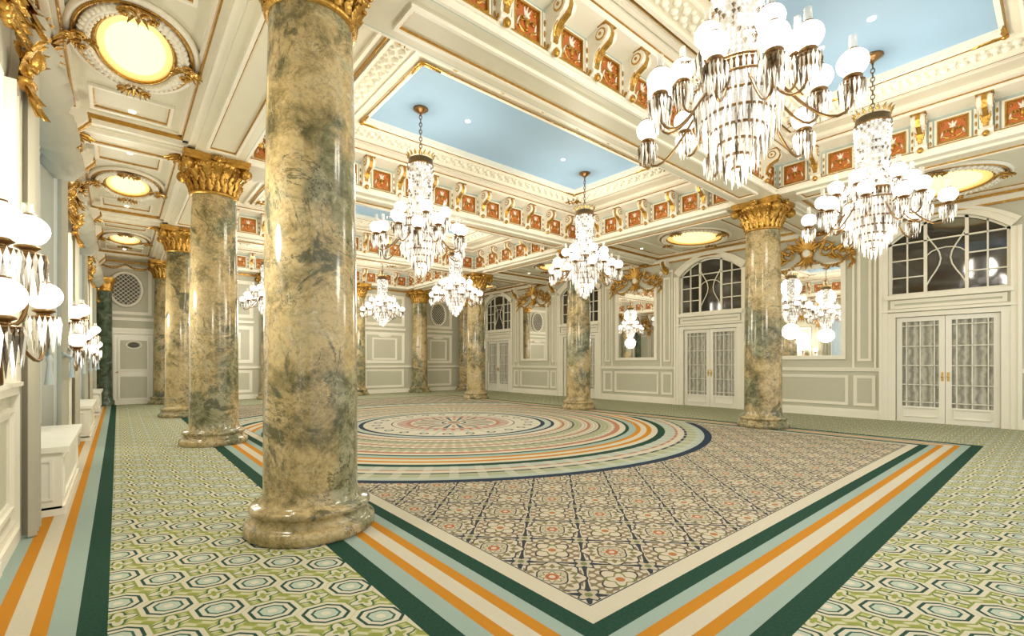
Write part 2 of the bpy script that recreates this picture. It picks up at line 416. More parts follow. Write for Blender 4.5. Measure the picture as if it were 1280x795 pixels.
# ------------------------------------------------------------------ ceiling structure
b = B()
b.box(XL - .1, 1.6, YN, YF, ZA, ZA + .1, 'soffit')
b.box(10.15, XR + .2, YN, YF, ZA, ZA + .1, 'soffit')
def beamY(x0, x1, yc, hw=.34):
    b.box(x0, x1, yc - hw, yc + hw, ZS, 5.7, 'soffit')
def soffit_mould(x0, x1, y0, y1, z, gold=True):
    for (w, t, mm, o) in ((.04, .04, 'trimwhite', 0), (.03, .022, 'gold', .04)):
        X0, X1, Y0, Y1 = x0 + o, x1 - o, y0 + o, y1 - o
        if mm == 'gold': w = .015
        b.box(X0, X1, Y0, Y0 + w, z - t, z, mm); b.box(X0, X1, Y1 - w, Y1, z - t, z, mm)
        b.box(X0, X0 + w, Y0 + w, Y1 - w, z - t, z, mm); b.box(X1 - w, X1, Y0 + w, Y1 - w, z - t, z, mm)
for xc in (1.27, 10.48):
    b.box(xc - .34, xc + .34, YN, YF, ZS, 5.7, 'soffit')
YB = [-1.05, 4.15, 9.35, 14.55, 19.75]
for yc in YB:
    beamY(1.6, 10.15, yc)
    for x0, x1 in ((XL, .93), (10.82, XR)):
        b.box(x0, x1, yc - .34, min(yc + .34, YF), ZS + .02, ZA, 'soffit')
        if yc < 19 and yc > 0:
            soffit_mould(x0 + .12, x1 - .12, yc - .24, yc + .24, ZS + .02)
            for xe, sgn in ((x0 + .02, 1), (x1 - .02, -1)):
                b.frame((xe, yc, ZS + .02), (0, 1, 0), (0, 0, -1), (sgn, 0, 0))
                for j in range(5): b.leaf((0, 0, 0), pi / 2 + (j - 2) * .35, .34 - .03 * abs(j - 2), .055, 'gold', .05)
                for s2 in (-1, 1): b.scroll((s2 * .04, 0, .06), .16, s2, 1, 'gold', .022)
                b.ell((0, .04, .06), .07, .06, .07, 'gold')
                b.reset()
for i in range(4):
    y0, y1 = YB[i] + .34, YB[i + 1] - .34
    for xc in (1.27, 10.48): soffit_mould(xc - .22, xc + .22, y0 + .35, y1 - .35, ZS)
    if i < 3: 
        soffit_mould(2.1, 9.7, YB[i + 1] - .2, YB[i + 1] + .2, ZS)
    for x0, x1 in ((XL, .93), (10.82, XR)):
        for k, (w, t) in enumerate(((.09, .14), (.16, .09), (.22, .04))):
            mm = 'trimwhite' if k != 1 else 'plaster'
            b.box(x0, x1, y0, y0 + w, ZA - t, ZA, mm); b.box(x0, x1, y1 - w, y1, ZA - t, ZA, mm)
            b.box(x0, x0 + w, y0, y1, ZA - t, ZA, mm); b.box(x1 - w, x1, y0, y1, ZA - t, ZA, mm)
        g = .165; zg0, zg1 = ZA - .10, ZA - .04
        b.box(x0 + g, x0 + g + .018, y0 + g, y1 - g, zg0, zg1, 'gold'); b.box(x1 - g - .018, x1 - g, y0 + g, y1 - g, zg0, zg1, 'gold')
        b.box(x0 + g, x1 - g, y0 + g, y0 + g + .018, zg0, zg1, 'gold'); b.box(x0 + g, x1 - g, y1 - g - .018, y1 - g, zg0, zg1, 'gold')
        cx = (x0 + x1) / 2; yc = (y0 + y1) / 2
        hy = 1.12
        soffit_mould(x0 + .33, x1 - .33, y0 + .36, yc - hy - .08, ZA); soffit_mould(x0 + .33, x1 - .33, yc + hy + .08, y1 - .36, ZA)
        if x1 - x0 > 2:
            soffit_mould(x0 + .33, cx - 1.3, yc - hy, yc + hy, ZA); soffit_mould(cx + 1.3, x1 - .33, yc - hy, yc + hy, ZA)
        for q in (-1.75, 1.75):
            b.lathe([(.04, 0), (.04, -.012), (.03, -.014)], 'lightdisc', (cx, yc + q, ZA), 12)
b.make('ceiling')
# ------------------------------------------------------------------ oval ceiling lights
def oval(rx, ry):
    b = B()
    def ring(r0, z0, m, n=48, k=1.0): 
        pts = [((rx - r0) * cos(2 * pi * i / n), (ry - r0) * sin(2 * pi * i / n), z0) for i in range(n)]; return pts
    b.tube(ring(.05, -.03, ''), .035, 'trimwhite', 8, True)
    b.tube(ring(.10, -.05, ''), .02, 'gold', 8, True)
    b.tube(ring(.19, -.04, ''), .06, 'trimwhite', 8, True)
    b.tube(ring(.27, -.05, ''), .02, 'gold', 8, True)
    n = 52
    for i in range(n):
        a = 2 * pi * i / n; q = ((rx - .15) * cos(a), (ry - .15) * sin(a))
        b.ell((q[0], q[1], -.08), .03, .03, .03, 'trimwhite', 6, 4)
        b.ell(((rx - .22) * cos(a + .07), (ry - .22) * sin(a + .07), -.09), .022, .022, .022, 'trimwhite', 6, 4)
    for sc, z, m in ((1, -.03, 'ovalglow'), (.78, -.034, 'glowcore')):
        pts = [((rx - .275) * sc * cos(2 * pi * i / 40), (ry - .275) * sc * sin(2 * pi * i / 40), z) for i in range(40)]
        b.add(pts, [tuple(range(40))[::-1]], m)
    for k in range(4):
        a = k * pi / 2; ex = (rx - .16) * cos(a); ey = (ry - .16) * sin(a)
        b.frame((ex, ey, -.08), (-sin(a), cos(a), 0), (0, 0, -1), (cos(a), sin(a), 0))
        for j in range(7): b.leaf((0, 0, 0), pi / 2 + (j - 3) * .42, .17, .032, 'gold', .05)
        for j in range(3): b.leaf((0, 0, 0), -pi / 2 + (j - 1) * .6, .15, .03, 'gold', .05)
        for sg in (-1, 1): b.scroll((sg * .03, 0, 0), .15, sg, 1, 'gold', .018)
    b.reset()
    return b.make('oval_ceiling_light', True)
oL = oval(.62, .98); oR = oval(1.1, .95)
for i in range(4):
    yc = (YB[i] + YB[i + 1]) / 2
    inst('oval_ceiling_light', oL, (.155, yc, ZA)); inst('oval_ceiling_light', oR, (12.35, yc, ZA))

# ------------------------------------------------------------------ coffer (frieze + blue panel)
b = B()
hx, hy = 4.265, 2.26
CO = -.04
def side(L, o, al, out, nmod):
    b.frame((o[0], o[1], CO), al, out)
    h = L / 2
    b.box(-h, h, 0, .012, ZS - CO, 5.46, 'friezeblue')
    z0 = ZS - CO
    b.box(-h, h, .012, .05, z0, z0 + .075, 'trimwhite'); b.box(-h, h, .012, .075, z0 + .075, z0 + .105, 'trimwhite'); b.box(-h, h, .05, .085, z0 + .105, z0 + .12, 'gold')
    b.extr([(.0, 5.36), (.16, 5.38), (.34, 5.40), (.38, 5.43), (.38, 5.46), (.46, 5.48), (.46, 5.54), (0, 5.54)], -h, h, 'trimwhite')
    b.box(-h, h, .38, .395, 5.435, 5.45, 'gold')
    w = L / nmod
    for i in range(nmod):
        x = -h + w * (i + .5)
        b.box(x - .17, x + .17, .012, .03, 4.92, 5.26, 'terracotta')
        b.rect(x - .185, x + .185, 4.905, 5.275, .022, .045, 'gold', .012); b.rect(x - .215, x + .215, 4.875, 5.305, .03, .035, 'trimwhite', .012)
        b.rect(x - .155, x + .155, 4.935, 5.245, .008, .025, 'gold', .012)
        # urn with handles and acanthus
        b.ell((x, .035, 5.07), .035, .03, .055, 'gold', 8, 5); b.ell((x, .04, 5.135), .045, .025, .014, 'trimwhite', 8, 4); b.ell((x, .035, 4.995), .03, .02, .014, 'gold', 8, 4)
        for j in range(3): b.leaf((x, .03, 5.14), pi / 2 + (j - 1) * .6, .09, .016, 'trimwhite', .02)
        for sg in (-1, 1):
            b.scroll((x + sg * .035, .01, 5.08), .085, sg, 1, 'gold', .011, 1.2)
            b.leaf((x + sg * .04, .03, 4.97), pi / 2 - sg * 1.1, .11, .018, 'gold', .02)
            b.leaf((x + sg * .135, .03, 5.0), pi / 2 + sg * .2, .09, .014, 'trimwhite', .02)
            b.ell((x + sg * .12, .035, 5.2), .02, .018, .02, 'gold', 6, 4)
            b.box(x + sg * .262 - .022, x + sg * .262 + .022, .012, .04, 4.87, 5.31, 'trimwhite')
            for q in range(3): b.ell((x + sg * .262, .045, 4.95 + q * .12), .014, .012, .04, 'gold', 6, 4)
        xs = [x + w / 2] if i < nmod - 1 else []
        for c in xs:
            prof = [(.012, 5.40), (.30, 5.40), (.34, 5.35), (.345, 5.28), (.30, 5.20), (.22, 5.165), (.16, 5.12), (.125, 5.04), (.11, 4.96), (.12, 4.90), (.08, 4.86), (.012, 4.85)]
            b.extr(prof, c - .07, c + .07, 'trimwhite')
            b.extr([(.25 + .11 * cos(t * pi / 7), 5.285 + .10 * sin(t * pi / 7)) for t in range(14)], c - .085, c + .085, 'trimwhite', False)
            b.extr([(.25 + .075 * cos(t * pi / 6), 5.285 + .07 * sin(t * pi / 6)) for t in range(12)], c - .092, c + .092, 'gold', False)
            b.extr([(.25 + .055 * cos(t * pi / 6), 5.285 + .05 * sin(t * pi / 6)) for t in range(12)], c - .097, c + .097, 'trimwhite', False)
            b.extr([(.25 + .02 * cos(t * pi / 4), 5.285 + .02 * sin(t * pi / 4)) for t in range(8)], c - .105, c + .105, 'gold', False)
            b.extr([(.09 + .055 * cos(t * pi / 5), 4.91 + .055 * sin(t * pi / 5)) for t in range(10)], c - .085, c + .085, 'trimwhite', False)
            b.extr([(.09 + .025 * cos(t * pi / 4), 4.91 + .025 * sin(t * pi / 4)) for t in range(8)], c - .092, c + .092, 'gold', False)
            b.extr([(.345, 5.37), (.365, 5.28), (.33, 5.18), (.24, 5.14), (.18, 5.10), (.145, 5.03), (.135, 4.97), (.11, 4.97), (.11, 5.08), (.16, 5.15), (.28, 5.2), (.33, 5.3)], c - .03, c + .03, 'gold')
            for j in range(3): b.leaf((c, .12, 5.0), pi / 2 + (j - 1) * .4, .16, .03, 'gold', .08)
            b.ell((c, .13, 4.86), .045, .045, .05, 'gold', 8, 5)
            b.box(c - .10, c + .10, .012, .34, 5.385, 5.41, 'gold')
    b.reset()
side(2 * hx, (0, hy, 0), (1, 0, 0), (0, -1, 0), 12); side(2 * hx, (0, -hy, 0), (-1, 0, 0), (0, 1, 0), 12)
side(2 * hy, (hx, 0, 0), (0, -1, 0), (-1, 0, 0), 6); side(2 * hy, (-hx, 0, 0), (0, 1, 0), (1, 0, 0), 6)
px, py = 2.66, 1.02; Z1 = 5.50
b.box(-hx, hx, py, hy, Z1, Z1 + .16, 'plaster'); b.box(-hx, hx, -hy, -py, Z1, Z1 + .16, 'plaster')
b.box(-hx, -px, -py, py, Z1, Z1 + .16, 'plaster'); b.box(px, hx, -py, py, Z1, Z1 + .16, 'plaster')
b.box(-px, px, -py, py, Z1 + .08, Z1 + .16, 'skyblue')
def ringb(ax, ay, w, z0, z1, m):
    b.box(-ax, ax, ay - w, ay, z0, z1, m); b.box(-ax, ax, -ay, -ay + w, z0, z1, m)
    b.box(-ax, -ax + w, -ay + w, ay - w, z0, z1, m); b.box(ax - w, ax, -ay + w, ay - w, z0, z1, m)
ringb(px + .03, py + .03, .05, Z1 - .03, Z1 + .08, 'trimwhite'); ringb(px + .055, py + .055, .012, Z1 - .035, Z1 - .02, 'gold')
ringb(px + .20, py + .20, .03, Z1 - .03, Z1, 'trimwhite'); ringb(px + .58, py + .58, .05, Z1 - .06, Z1, 'trimwhite'); ringb(px + .62, py + .62, .012, Z1 - .05, Z1, 'gold')
ringb(px + .74, py + .74, .05, Z1 - .05, Z1, 'trimwhite')
def bumps(x0, y0, x1, y1):
    L = math.hypot(x1 - x0, y1 - y0); n = int(L / .10)
    for i in range(n):
        t = (i + .5) / n; X = x0 + (x1 - x0) * t; Y = y0 + (y1 - y0) * t; o = .05 * (1 if i % 2 else -1)
        ox, oy = (0, o) if y0 == y1 else (o, 0)
        b.ell((X + ox, Y + oy, Z1 - .005), .055, .055, .05, 'trimwhite', 6, 4)
        b.ell((X - ox * 1.8, Y - oy * 1.8, Z1 - .002), .035, .035, .035, 'trimwhite', 5, 4)
q = .37
bumps(-px - q, py + q, px + q, py + q); bumps(-px - q, -py - q, px + q, -py - q); bumps(-px - q, -py - q, -px - q, py + q); bumps(px + q, -py - q, px + q, py + q)
for sx in (-1, 1):
    for sy in (-1, 1):
        b.frame((sx * (px + q), sy * (py + q), Z1 - .01), (1, 0, 0), (0, 0, -1), (0, 1, 0))
        for k in range(8): b.leaf((0, 0, 0), k * pi / 4, .2, .045, 'gold', .03)
        b.ell((0, .04, 0), .05, .03, .05, 'gold')
        b.frame((sx * (px + .02), sy * (py + .02), Z1 - .03), (1, 0, 0), (0, 0, -1), (0, 1, 0))
        b.leaf((0, 0, 0), 0 if sx < 0 else pi, .30, .035, 'gold', 0); b.leaf((0, 0, 0), -pi / 2 if sy > 0 else pi / 2, .30, .035, 'gold', 0)
        b.ell((0, .01, 0), .04, .03, .04, 'gold')
b.reset()
for X in (-1.2, 1.2):
    b.lathe([(.045, 0), (.045, -.01), (.035, -.012)], 'lightdisc', (X, 0, Z1 + .08), 12)
cof = b.make('ceiling_coffer', True)
CCX = (1.61 + 10.14) / 2
for i in range(4): inst('ceiling_coffer', cof, (CCX, (YB[i] + YB[i + 1]) / 2, 0))

# ------------------------------------------------------------------ lamps & chandeliers
def bez(p, n=10):
    p = [Vector(q) for q in p]; out = []
    for i in range(n + 1):
        t = i / n; q = list(p)
        while len(q) > 1: q = [q[k].lerp(q[k + 1], t) for k in range(len(q) - 1)]
        out.append(q[0])
    return out
def lamp(b, c, r=.10, long=1.0, ch=.09):
    x, y, z = c
    b.ell(c, r, r, r * .92, 'globe', 16, 10)
    b.lathe([(.034, r * .85), (.036, r * .95), (.027, r * 1.1), (.024, r + ch), (.026, r + ch + .005)], 'chimney', c, 10, cap=False)
    b.lathe([(.042, r * .86), (.042, r * .93), (.03, r * .97)], 'bronze', c, 12)
    b.lathe([(.045, -.088), (.058, -.095), (.06, -.105), (.04, -.115), (.035, -.13), (.075, -.138), (.082, -.145), (.06, -.155), (.045, -.17), (.05, -.19), (.04, -.215), (.02, -.23), (.012, -.26)], 'bronze', c, 12)
    for k in range(19):
        a = 2 * pi * k / 19; b.prism((x + .08 * cos(a), y + .08 * sin(a), z - .135), .012, (.14 + .02 * (k % 2)) * long)
    for k in range(11):
        a = 2 * pi * (k + .5) / 11; b.prism((x + .05 * cos(a), y + .05 * sin(a), z - .20), .012, .15 * long)
def chandelier_mesh():
    b = B()
    b.lathe([(.02, 0), (.12, 0), (.125, -.02), (.09, -.04), (.05, -.07), (.02, -.09), (.012, -.12)], 'bronze', n=20)
    z = -.11; i = 0
    zc = -.84
    while z > zc + .02:
        pts = [((.022 * cos(t)) * (1 if i % 2 else 0), (.022 * cos(t)) * (0 if i % 2 else 1), z - .035 + .04 * sin(t)) for t in [k * pi / 4 for k in range(8)]]
        b.tube(pts, .007, 'bronze', 5, True); z -= .06; i += 1
    b.lathe([(.03, zc + .04), (.10, zc + .02), (.17, zc), (.20, zc - .02), (.20, zc - .09), (.215, zc - .10), (.215, zc - .12), (.19, zc - .125), (.10, zc - .13)], 'bronze', n=28)
    for k in range(16):
        a = 2 * pi * k / 16; b.frame((.19 * cos(a), .19 * sin(a), zc), (-sin(a), cos(a), 0), (cos(a), sin(a), 0)); b.leaf((0, 0, 0), pi / 2, .08, .028, 'brass', .03)
        b.reset()
    zb = -1.86
    for k in range(30):
        a = 2 * pi * k / 30
        zz = zc - .12
        while zz > zb:
            t = (zc - .12 - zz) / .9; rr = .205 - .02 * sin(pi * min(t, 1)) 
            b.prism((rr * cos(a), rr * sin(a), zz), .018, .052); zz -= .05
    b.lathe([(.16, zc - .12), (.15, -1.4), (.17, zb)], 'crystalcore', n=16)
    b.lathe([(.10, zb + .02), (.24, zb), (.26, zb - .03), (.25, zb - .07), (.12, zb - .1), (.10, zb - .18), (.18, zb - .23), (.20, zb - .28), (.12, zb - .33)], 'bronze', n=24)
    for (r0, z0, L, n_) in [(.28, -1.88, .22, 40), (.33, -2.02, .24, 46), (.31, -2.14, .24, 42), (.26, -2.25, .24, 36), (.21, -2.36, .24, 28), (.155, -2.46, .22, 20), (.10, -2.56, .20, 12), (.04, -2.65, .16, 5)]:
        b.lathe([(r0, z0 + .012), (r0 + .008, z0), (r0, z0 - .012)], 'bronze', n=20, cap=False)
        for k in range(n_):
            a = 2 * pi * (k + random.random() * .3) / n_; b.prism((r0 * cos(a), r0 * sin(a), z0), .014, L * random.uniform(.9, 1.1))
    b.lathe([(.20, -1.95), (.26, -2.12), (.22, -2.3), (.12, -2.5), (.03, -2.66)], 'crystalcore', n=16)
    zl, zu = -2.10, -1.74
    for n_, R_, zg, off in ((12, .76, zl, 0), (6, .42, zu, .26)):
        for k in range(n_):
            a = 2 * pi * k / n_ + off; RR = R_ * (1 if (k % 2 == 0 or n_ == 6) else .80); g = zg - (0 if (k % 2 == 0 or n_ == 6) else -.13)
            ca, sa = cos(a), sin(a)
            b.tube(bez([(.15 * ca, .15 * sa, -2.05), (.4 * RR * ca, .4 * RR * sa, -1.82), (.6 * RR * ca, .6 * RR * sa, g - .46), (RR * ca, RR * sa, g - .44), (RR * ca, RR * sa, g - .24)], 12), .011, 'bronze', 6)
            lamp(b, (RR * ca, RR * sa, g))
            if k % 2 == 0:
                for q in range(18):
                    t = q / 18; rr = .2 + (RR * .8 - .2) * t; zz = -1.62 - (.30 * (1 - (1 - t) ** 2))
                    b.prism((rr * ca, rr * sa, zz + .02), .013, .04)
    return b.make('crystal_chandelier', True)
chm = chandelier_mesh()
ZH = Z1 + .08
for i, yy in enumerate(BAYS):
    for xx in (3.85, 7.95):
        o = inst('crystal_chandelier', chm, (xx, yy + .18, ZH), i * .3 + xx)
        l = bpy.data.lights.new('chandelier_bulbs', 'POINT'); l.energy = 225; l.color = (1, .915, .765); l.shadow_soft_size = .35
        lo = bpy.data.objects.new('chandelier_bulbs', l); scene.collection.objects.link(lo); lo.parent = o; lo.location = (0, 0, -1.3)
        l2 = bpy.data.lights.new('chandelier_lower_light', 'POINT'); l2.energy = 75; l2.color = (1, .915, .765); l2.shadow_soft_size = .3  # point light below the crystal basket, where no lamp is modelled
        lo = bpy.data.objects.new('chandelier_lower_light', l2); scene.collection.objects.link(lo); lo.parent = o; lo.location = (0, 0, -3.0)

# ------------------------------------------------------------------ left wall
b = B()
b.frame((XL, 0, 0), (0, 1, 0), (1, 0, 0))
OW = 1.5; ZT = 4.15
edges = [YN]
for c in BAYS: edges += [c - OW, c + OW]
edges.append(YF)
for k in range(0, len(edges), 2):
    b.box(edges[k], edges[k + 1], -.7, 0, 0, ZA, 'wallsage')
for c in BAYS:
    b.box(c - OW, c + OW, -.7, 0, ZT, ZA, 'wallsage')
    b.box(c - OW, c + OW, -.7, -.62, 0, .55, 'wallsage')
    b.box(c - OW - .12, c - OW, 0, .05, 0, ZT + .12, 'trimwhite'); b.box(c + OW, c + OW + .12, 0, .05, 0, ZT + .12, 'trimwhite')
    b.box(c - OW, c + OW, 0, .05, ZT, ZT + .12, 'trimwhite'); b.box(c - OW - .15, c + OW + .15, 0, .07, ZT + .12, ZT + .16, 'gold')
    b.crest(c, 4.48, 1.5, .55)
for k in range(0, len(edges), 2):
    y0, y1 = edges[k] + .12, edges[k + 1] - .12
    if y1 - y0 < .5: continue
    cc = (y0 + y1) / 2
    b.box(y0, y1, 0, .03, .0, .16, 'trimwhite'); b.box(y0, y1, .0, .05, .0, .10, 'trimwhite')
    b.box(y0, y1, 0, .05, 1.12, 1.18, 'trimwhite'); b.box(y0, y1, 0, .07, 1.18, 1.21, 'trimwhite')
    b.panel(y0 + .1, y1 - .1, .26, 1.02)
    b.panel(cc - .45, cc + .45, 1.32, 3.3, w=.08)
    for sg in (-1, 1):
        xx = cc + sg * (.5 * (y1 - y0) - .14)
        b.box(xx - .1, xx + .1, 0, .06, 1.21, 3.4, 'trimwhite'); b.box(xx - .06, xx + .06, .06, .07, 1.35, 3.3, 'wallsage')
        b.scroll((xx - .1, .07, 3.55), .2, 1, 1, 'gold', .03); b.leaf((xx, .07, 3.6), -pi / 2, .4, .09, 'gold', .08)
        for j in range(5): b.leaf((xx, .06, 3.45), pi / 2 + (j - 2) * .35, .3, .06, 'gold', .12)
        for j in range(3): b.leaf((xx, .08, 3.5), -pi / 2 + (j - 1) * .5, .3, .06, 'gold', .1)
        b.ell((xx, .14, 3.62), .07, .07, .08, 'gold'); b.ell((xx, .1, 3.42), .12, .06, .04, 'gold')
        b.extr([(.0, 4.72), (.30, 4.72), (.32, 4.6), (.2, 4.45), (.1, 4.3), (.08, 4.1), (0, 4.0)], xx - .1, xx + .1, 'trimwhite')
        b.extr([(.33, 4.7), (.35, 4.6), (.22, 4.43), (.13, 4.3), (.11, 4.1), (.09, 4.1), (.1, 4.3), (.3, 4.6)], xx - .05, xx + .05, 'gold')
        for j in range(5): b.leaf((xx, .1, 4.05), -pi / 2 + (j - 2) * .4, .25, .05, 'gold', .08)
        for j in range(3): b.leaf((xx, .2, 4.45), pi / 2 + (j - 1) * .5, .2, .05, 'gold', .12)
    b.crest(cc, 4.05, 1.5, .95)
b.box(YN, YF, 0, .06, 4.66, 4.70, 'gold'); b.box(YN, YF, 0, .12, 4.70, 4.78, 'trimwhite')
b.make('wall_left')
def drape(b, x0, x1, y, z0, z1, m, waves, amp, pinch=None):
    nx, nz = waves * 6, 14; vs = []; fs = []
    for j in range(nz + 1):
        t = j / nz; z = z0 + (z1 - z0) * t
        k = 1.0
        if pinch:
            zp, kk = pinch; k = kk + (1 - kk) * min(1, abs(z - zp) / (1.1 if z > zp else 1.6)) ** .8
        for i in range(nx + 1):
            u = i / nx; vs.append((x0 + (x1 - x0) * u * k, y + amp * sin(2 * pi * waves * u) * (1.1 - .3 * t), z))
    for j in range(nz):
        for i in range(nx): a = j * (nx + 1) + i; fs.append((a, a + 1, a + nx + 2, a + nx + 1))
    b.add(vs, fs, m, True)
for i, c in enumerate(BAYS):
    b = B(); b.frame((XL, c, 0), (0, 1, 0), (1, 0, 0))
    b.rect(-OW, OW, .55, ZT, .09, .06, 'trimwhite', -.66)
    for xx in (-.5, .5): b.box(xx - .03, xx + .03, -.66, -.60, .6, ZT - .05, 'trimwhite')
    for zz in (1.4, 2.3, 3.2): b.box(-OW, OW, -.65, -.62, zz - .02, zz + .02, 'trimwhite')
    b.make('window_%d' % (i + 1))
    b = B(); b.frame((XL, c, 0), (0, 1, 0), (1, 0, 0))
    s0, s1 = -.98, .98
    b.box(s0, s1, -.55, .24, .06, .56, 'trimwhite'); b.box(s0 - .0, s1, -.55, .26, 0, .08, 'trimwhite'); b.box(s0 - .03, s1 + .03, -.55, .29, .56, .61, 'trimwhite')
    b.rect(s0 + .08, s1 - .08, .14, .50, .02, .015, 'trimwhite', .24)
    b.reset(); b.frame((XL, c + s0, 0), (1, 0, 0), (0, -1, 0)); b.rect(-.45, .18, .14, .50, .02, .012, 'trimwhite', 0)
    b.make('window_seat')
    b = B(); b.frame((XL, c, 0), (0, 1, 0), (1, 0, 0))
    drape(b, -OW - .10, -OW + .28, .09, .01, ZT + .05, 'drape', 3, .05, None)
    drape(b, OW + .10, OW - .28, .09, .01, ZT + .05, 'drape', 3, .05, None)
    drape(b, -OW + .25, 0, -.12, .63, ZT - .05, 'sheer', 8, .035, (1.5, .55)); drape(b, OW - .25, 0, -.12, .63, ZT - .05, 'sheer', 8, .035, (1.5, .55))
    for q in range(3): b.swag(-OW + q * 1.0, -OW + (q + 1) * 1.0, ZT + .0, .4, 'drape', .14, .10)
    for sg in (-1, 1):
        b.tube([(sg * (OW - .32), .10, 1.48), (sg * (OW - .28), .17, 1.42), (sg * (OW - .1), .17, 1.5), (sg * (OW + .06), .08, 1.6)], .018, 'tassel', 6)
        b.lathe([(.012, .12), (.025, .08), (.016, .05), (.03, -.10), (.034, -.13)], 'tassel', (sg * (OW - .26), .18, 1.3), 10)
    b.make('window_curtains')
def sconce(name, x, y):
    b = B(); b.frame((0, 0, 0), (0, 1, 0), (1, 0, 0))
    b.ell((0, .035, 1.75), .09, .03, .2, 'bronze', 12, 8); b.ell((0, .07, 1.75), .05, .05, .08, 'brass')
    for (ax, o, z) in ((-.62, .20, 1.66), (-.50, .18, 2.04), (.08, .22, 2.12), (.62, .24, 1.80)):
        b.tube(bez([(0, .08, 1.72), (ax * .3, o * .7, 1.45), (ax * .8, o, z - .55), (ax, o, z - .45), (ax, o, z - .25)], 10), .012, 'bronze', 6)
        lamp(b, (ax, o, z), .098, 1.25, .05)
    o = b.make(name); o.location = (x, y, 0)
    l2 = bpy.data.lights.new('sconce_fill', 'POINT'); l2.energy = 75; l2.color = (1, .92, .78); l2.shadow_soft_size = .15  # added point light, clear of the globes, to brighten the left aisle
    lo = bpy.data.objects.new('sconce_fill', l2); scene.collection.objects.link(lo); lo.parent = o; lo.location = (.6, .3, 2.5)
for yy in (3.8, 9.15, 14.4): sconce('crystal_wall_sconce', XL, yy)

# ------------------------------------------------------------------ right wall
DY = [1.75, 7.15, 12.5, 17.7]
WX = XR
b = B(); b.frame((WX, 0, 0), (0, 1, 0), (-1, 0, 0))
DW, DH, WW, WZ0, WZ1, SPR = .86, 2.42, 1.0, 2.93, 4.62, 4.15
e = [YN - .0]
for c in DY: e += [c - WW, c + WW]
e.append(YF)
for k in range(0, len(e), 2): b.box(e[k], e[k + 1], -.2, 0, 0, ZA, 'wallsage')
def arch(x): return SPR + (WZ1 - SPR) * (1 - (x / WW) ** 2)
for c in DY:
    b.box(c - WW, c - DW, -.2, 0, 0, DH, 'wallsage'); b.box(c + DW, c + WW, -.2, 0, 0, DH, 'wallsage')
    b.box(c - WW, c + WW, -.2, 0, DH, WZ0, 'wallsage')
    n = 16
    for i in range(n):
        x0 = -WW + 2 * WW * i / n; x1 = -WW + 2 * WW * (i + 1) / n
        b.add([(c + x0, 0, arch(x0)), (c + x1, 0, arch(x1)), (c + x1, 0, ZA), (c + x0, 0, ZA), (c + x0, -.2, arch(x0)), (c + x1, -.2, arch(x1))], [(0, 1, 2, 3), (0, 4, 5, 1)], 'wallsage')
        for (d0, d1, t, mm) in ((0, .10, .05, 'trimwhite'), (.10, .16, .08, 'trimwhite')):
            k0, k1 = 1 + d0 / WW, 1 + d1 / WW
            q = [(x0 * k0, arch(x0) + d0), (x1 * k0, arch(x1) + d0), (x1 * k1, arch(x1) + d1), (x0 * k1, arch(x0) + d1)]
            b.add([(c + a_, t, min(z_, ZA - .05)) for a_, z_ in q] + [(c + a_, 0, min(z_, ZA - .05)) for a_, z_ in q], [(0, 1, 2, 3), (0, 4, 5, 1), (2, 6, 7, 3)], mm)
    for sg in (-1, 1):
        for (d0, d1, t) in ((0, .10, .05), (.10, .16, .08)):
            xa, xb = sorted((c + sg * (WW + d0), c + sg * (WW + d1))); b.box(xa, xb, 0, t, 0, SPR, 'trimwhite')
        xa, xb = sorted((c + sg * DW, c + sg * (WW + .0))); b.box(xa, xb, 0, .03, 0, DH + .05, 'trimwhite')
    b.box(c - WW, c + WW, 0, .04, DH, DH + .1, 'trimwhite'); b.box(c - WW - .1, c + WW + .1, 0, .10, DH + .12, DH + .18, 'trimwhite')
    b.panel(c - WW + .05, c + WW - .05, DH + .2, WZ0 - .12); b.box(c - WW - .05, c + WW + .05, 0, .12, WZ0 - .1, WZ0, 'trimwhite')
for k in range(0, len(e), 2):
    y0, y1 = e[k] + .2, e[k + 1] - .2
    if y1 - y0 < .3: continue
    b.box(y0 - .04, y1 + .04, 0, .05, 0, .17, 'trimwhite'); b.box(y0 - .04, y1 + .04, 0, .03, .17, .21, 'trimwhite')
    b.box(y0 - .04, y1 + .04, 0, .05, 1.15, 1.21, 'trimwhite'); b.box(y0 - .04, y1 + .04, 0, .07, 1.21, 1.24, 'trimwhite')
    if y1 - y0 > 2:
        mc = (y0 + y1) / 2; hw = .86
        b.panel(mc - hw - .05, mc + hw + .05, .3, 1.05)
        for sg in (-1, 1):
            xa, xb = sorted((mc + sg * (hw + .12), mc + sg * (mc - y0)))
            xm = (xa + xb) / 2; ww_ = (xb - xa)
            b.panel(xa + .04, xb - .04, .3, 1.05)
            b.box(xa + .02, xa + .06, 0, .05, 1.24, 4.35, 'trimwhite'); b.box(xb - .06, xb - .02, 0, .05, 1.24, 4.35, 'trimwhite')
            b.panel(xa + .12, xb - .12, 1.4, 4.2, w=.06)
            b.box(xa, xb, 0, .08, 4.35, 4.42, 'trimwhite')
            for j in range(5): b.leaf((xm, .05, 4.3), pi / 2 + (j - 2) * .35, .25, .05, 'gold', .15)
            b.extr([(.0, 4.72), (.26, 4.72), (.28, 4.62), (.15, 4.5), (.08, 4.4), (0, 4.35)], xm - .1, xm + .1, 'trimwhite'); b.extr([(.27, 4.7), (.3, 4.62), (.17, 4.48), (.1, 4.4), (.1, 4.5)], xm - .05, xm + .05, 'gold')
        b.crest(mc, 4.25, 2.1, .95)
    else:
        b.panel(y0, y1, .3, 1.05); b.panel(y0 + .05, y1 - .05, 1.4, 4.2, w=.06)
b.box(YN, YF, 0, .06, 4.66, 4.70, 'gold'); b.box(YN, YF, 0, .1, 4.70, 4.78, 'trimwhite')
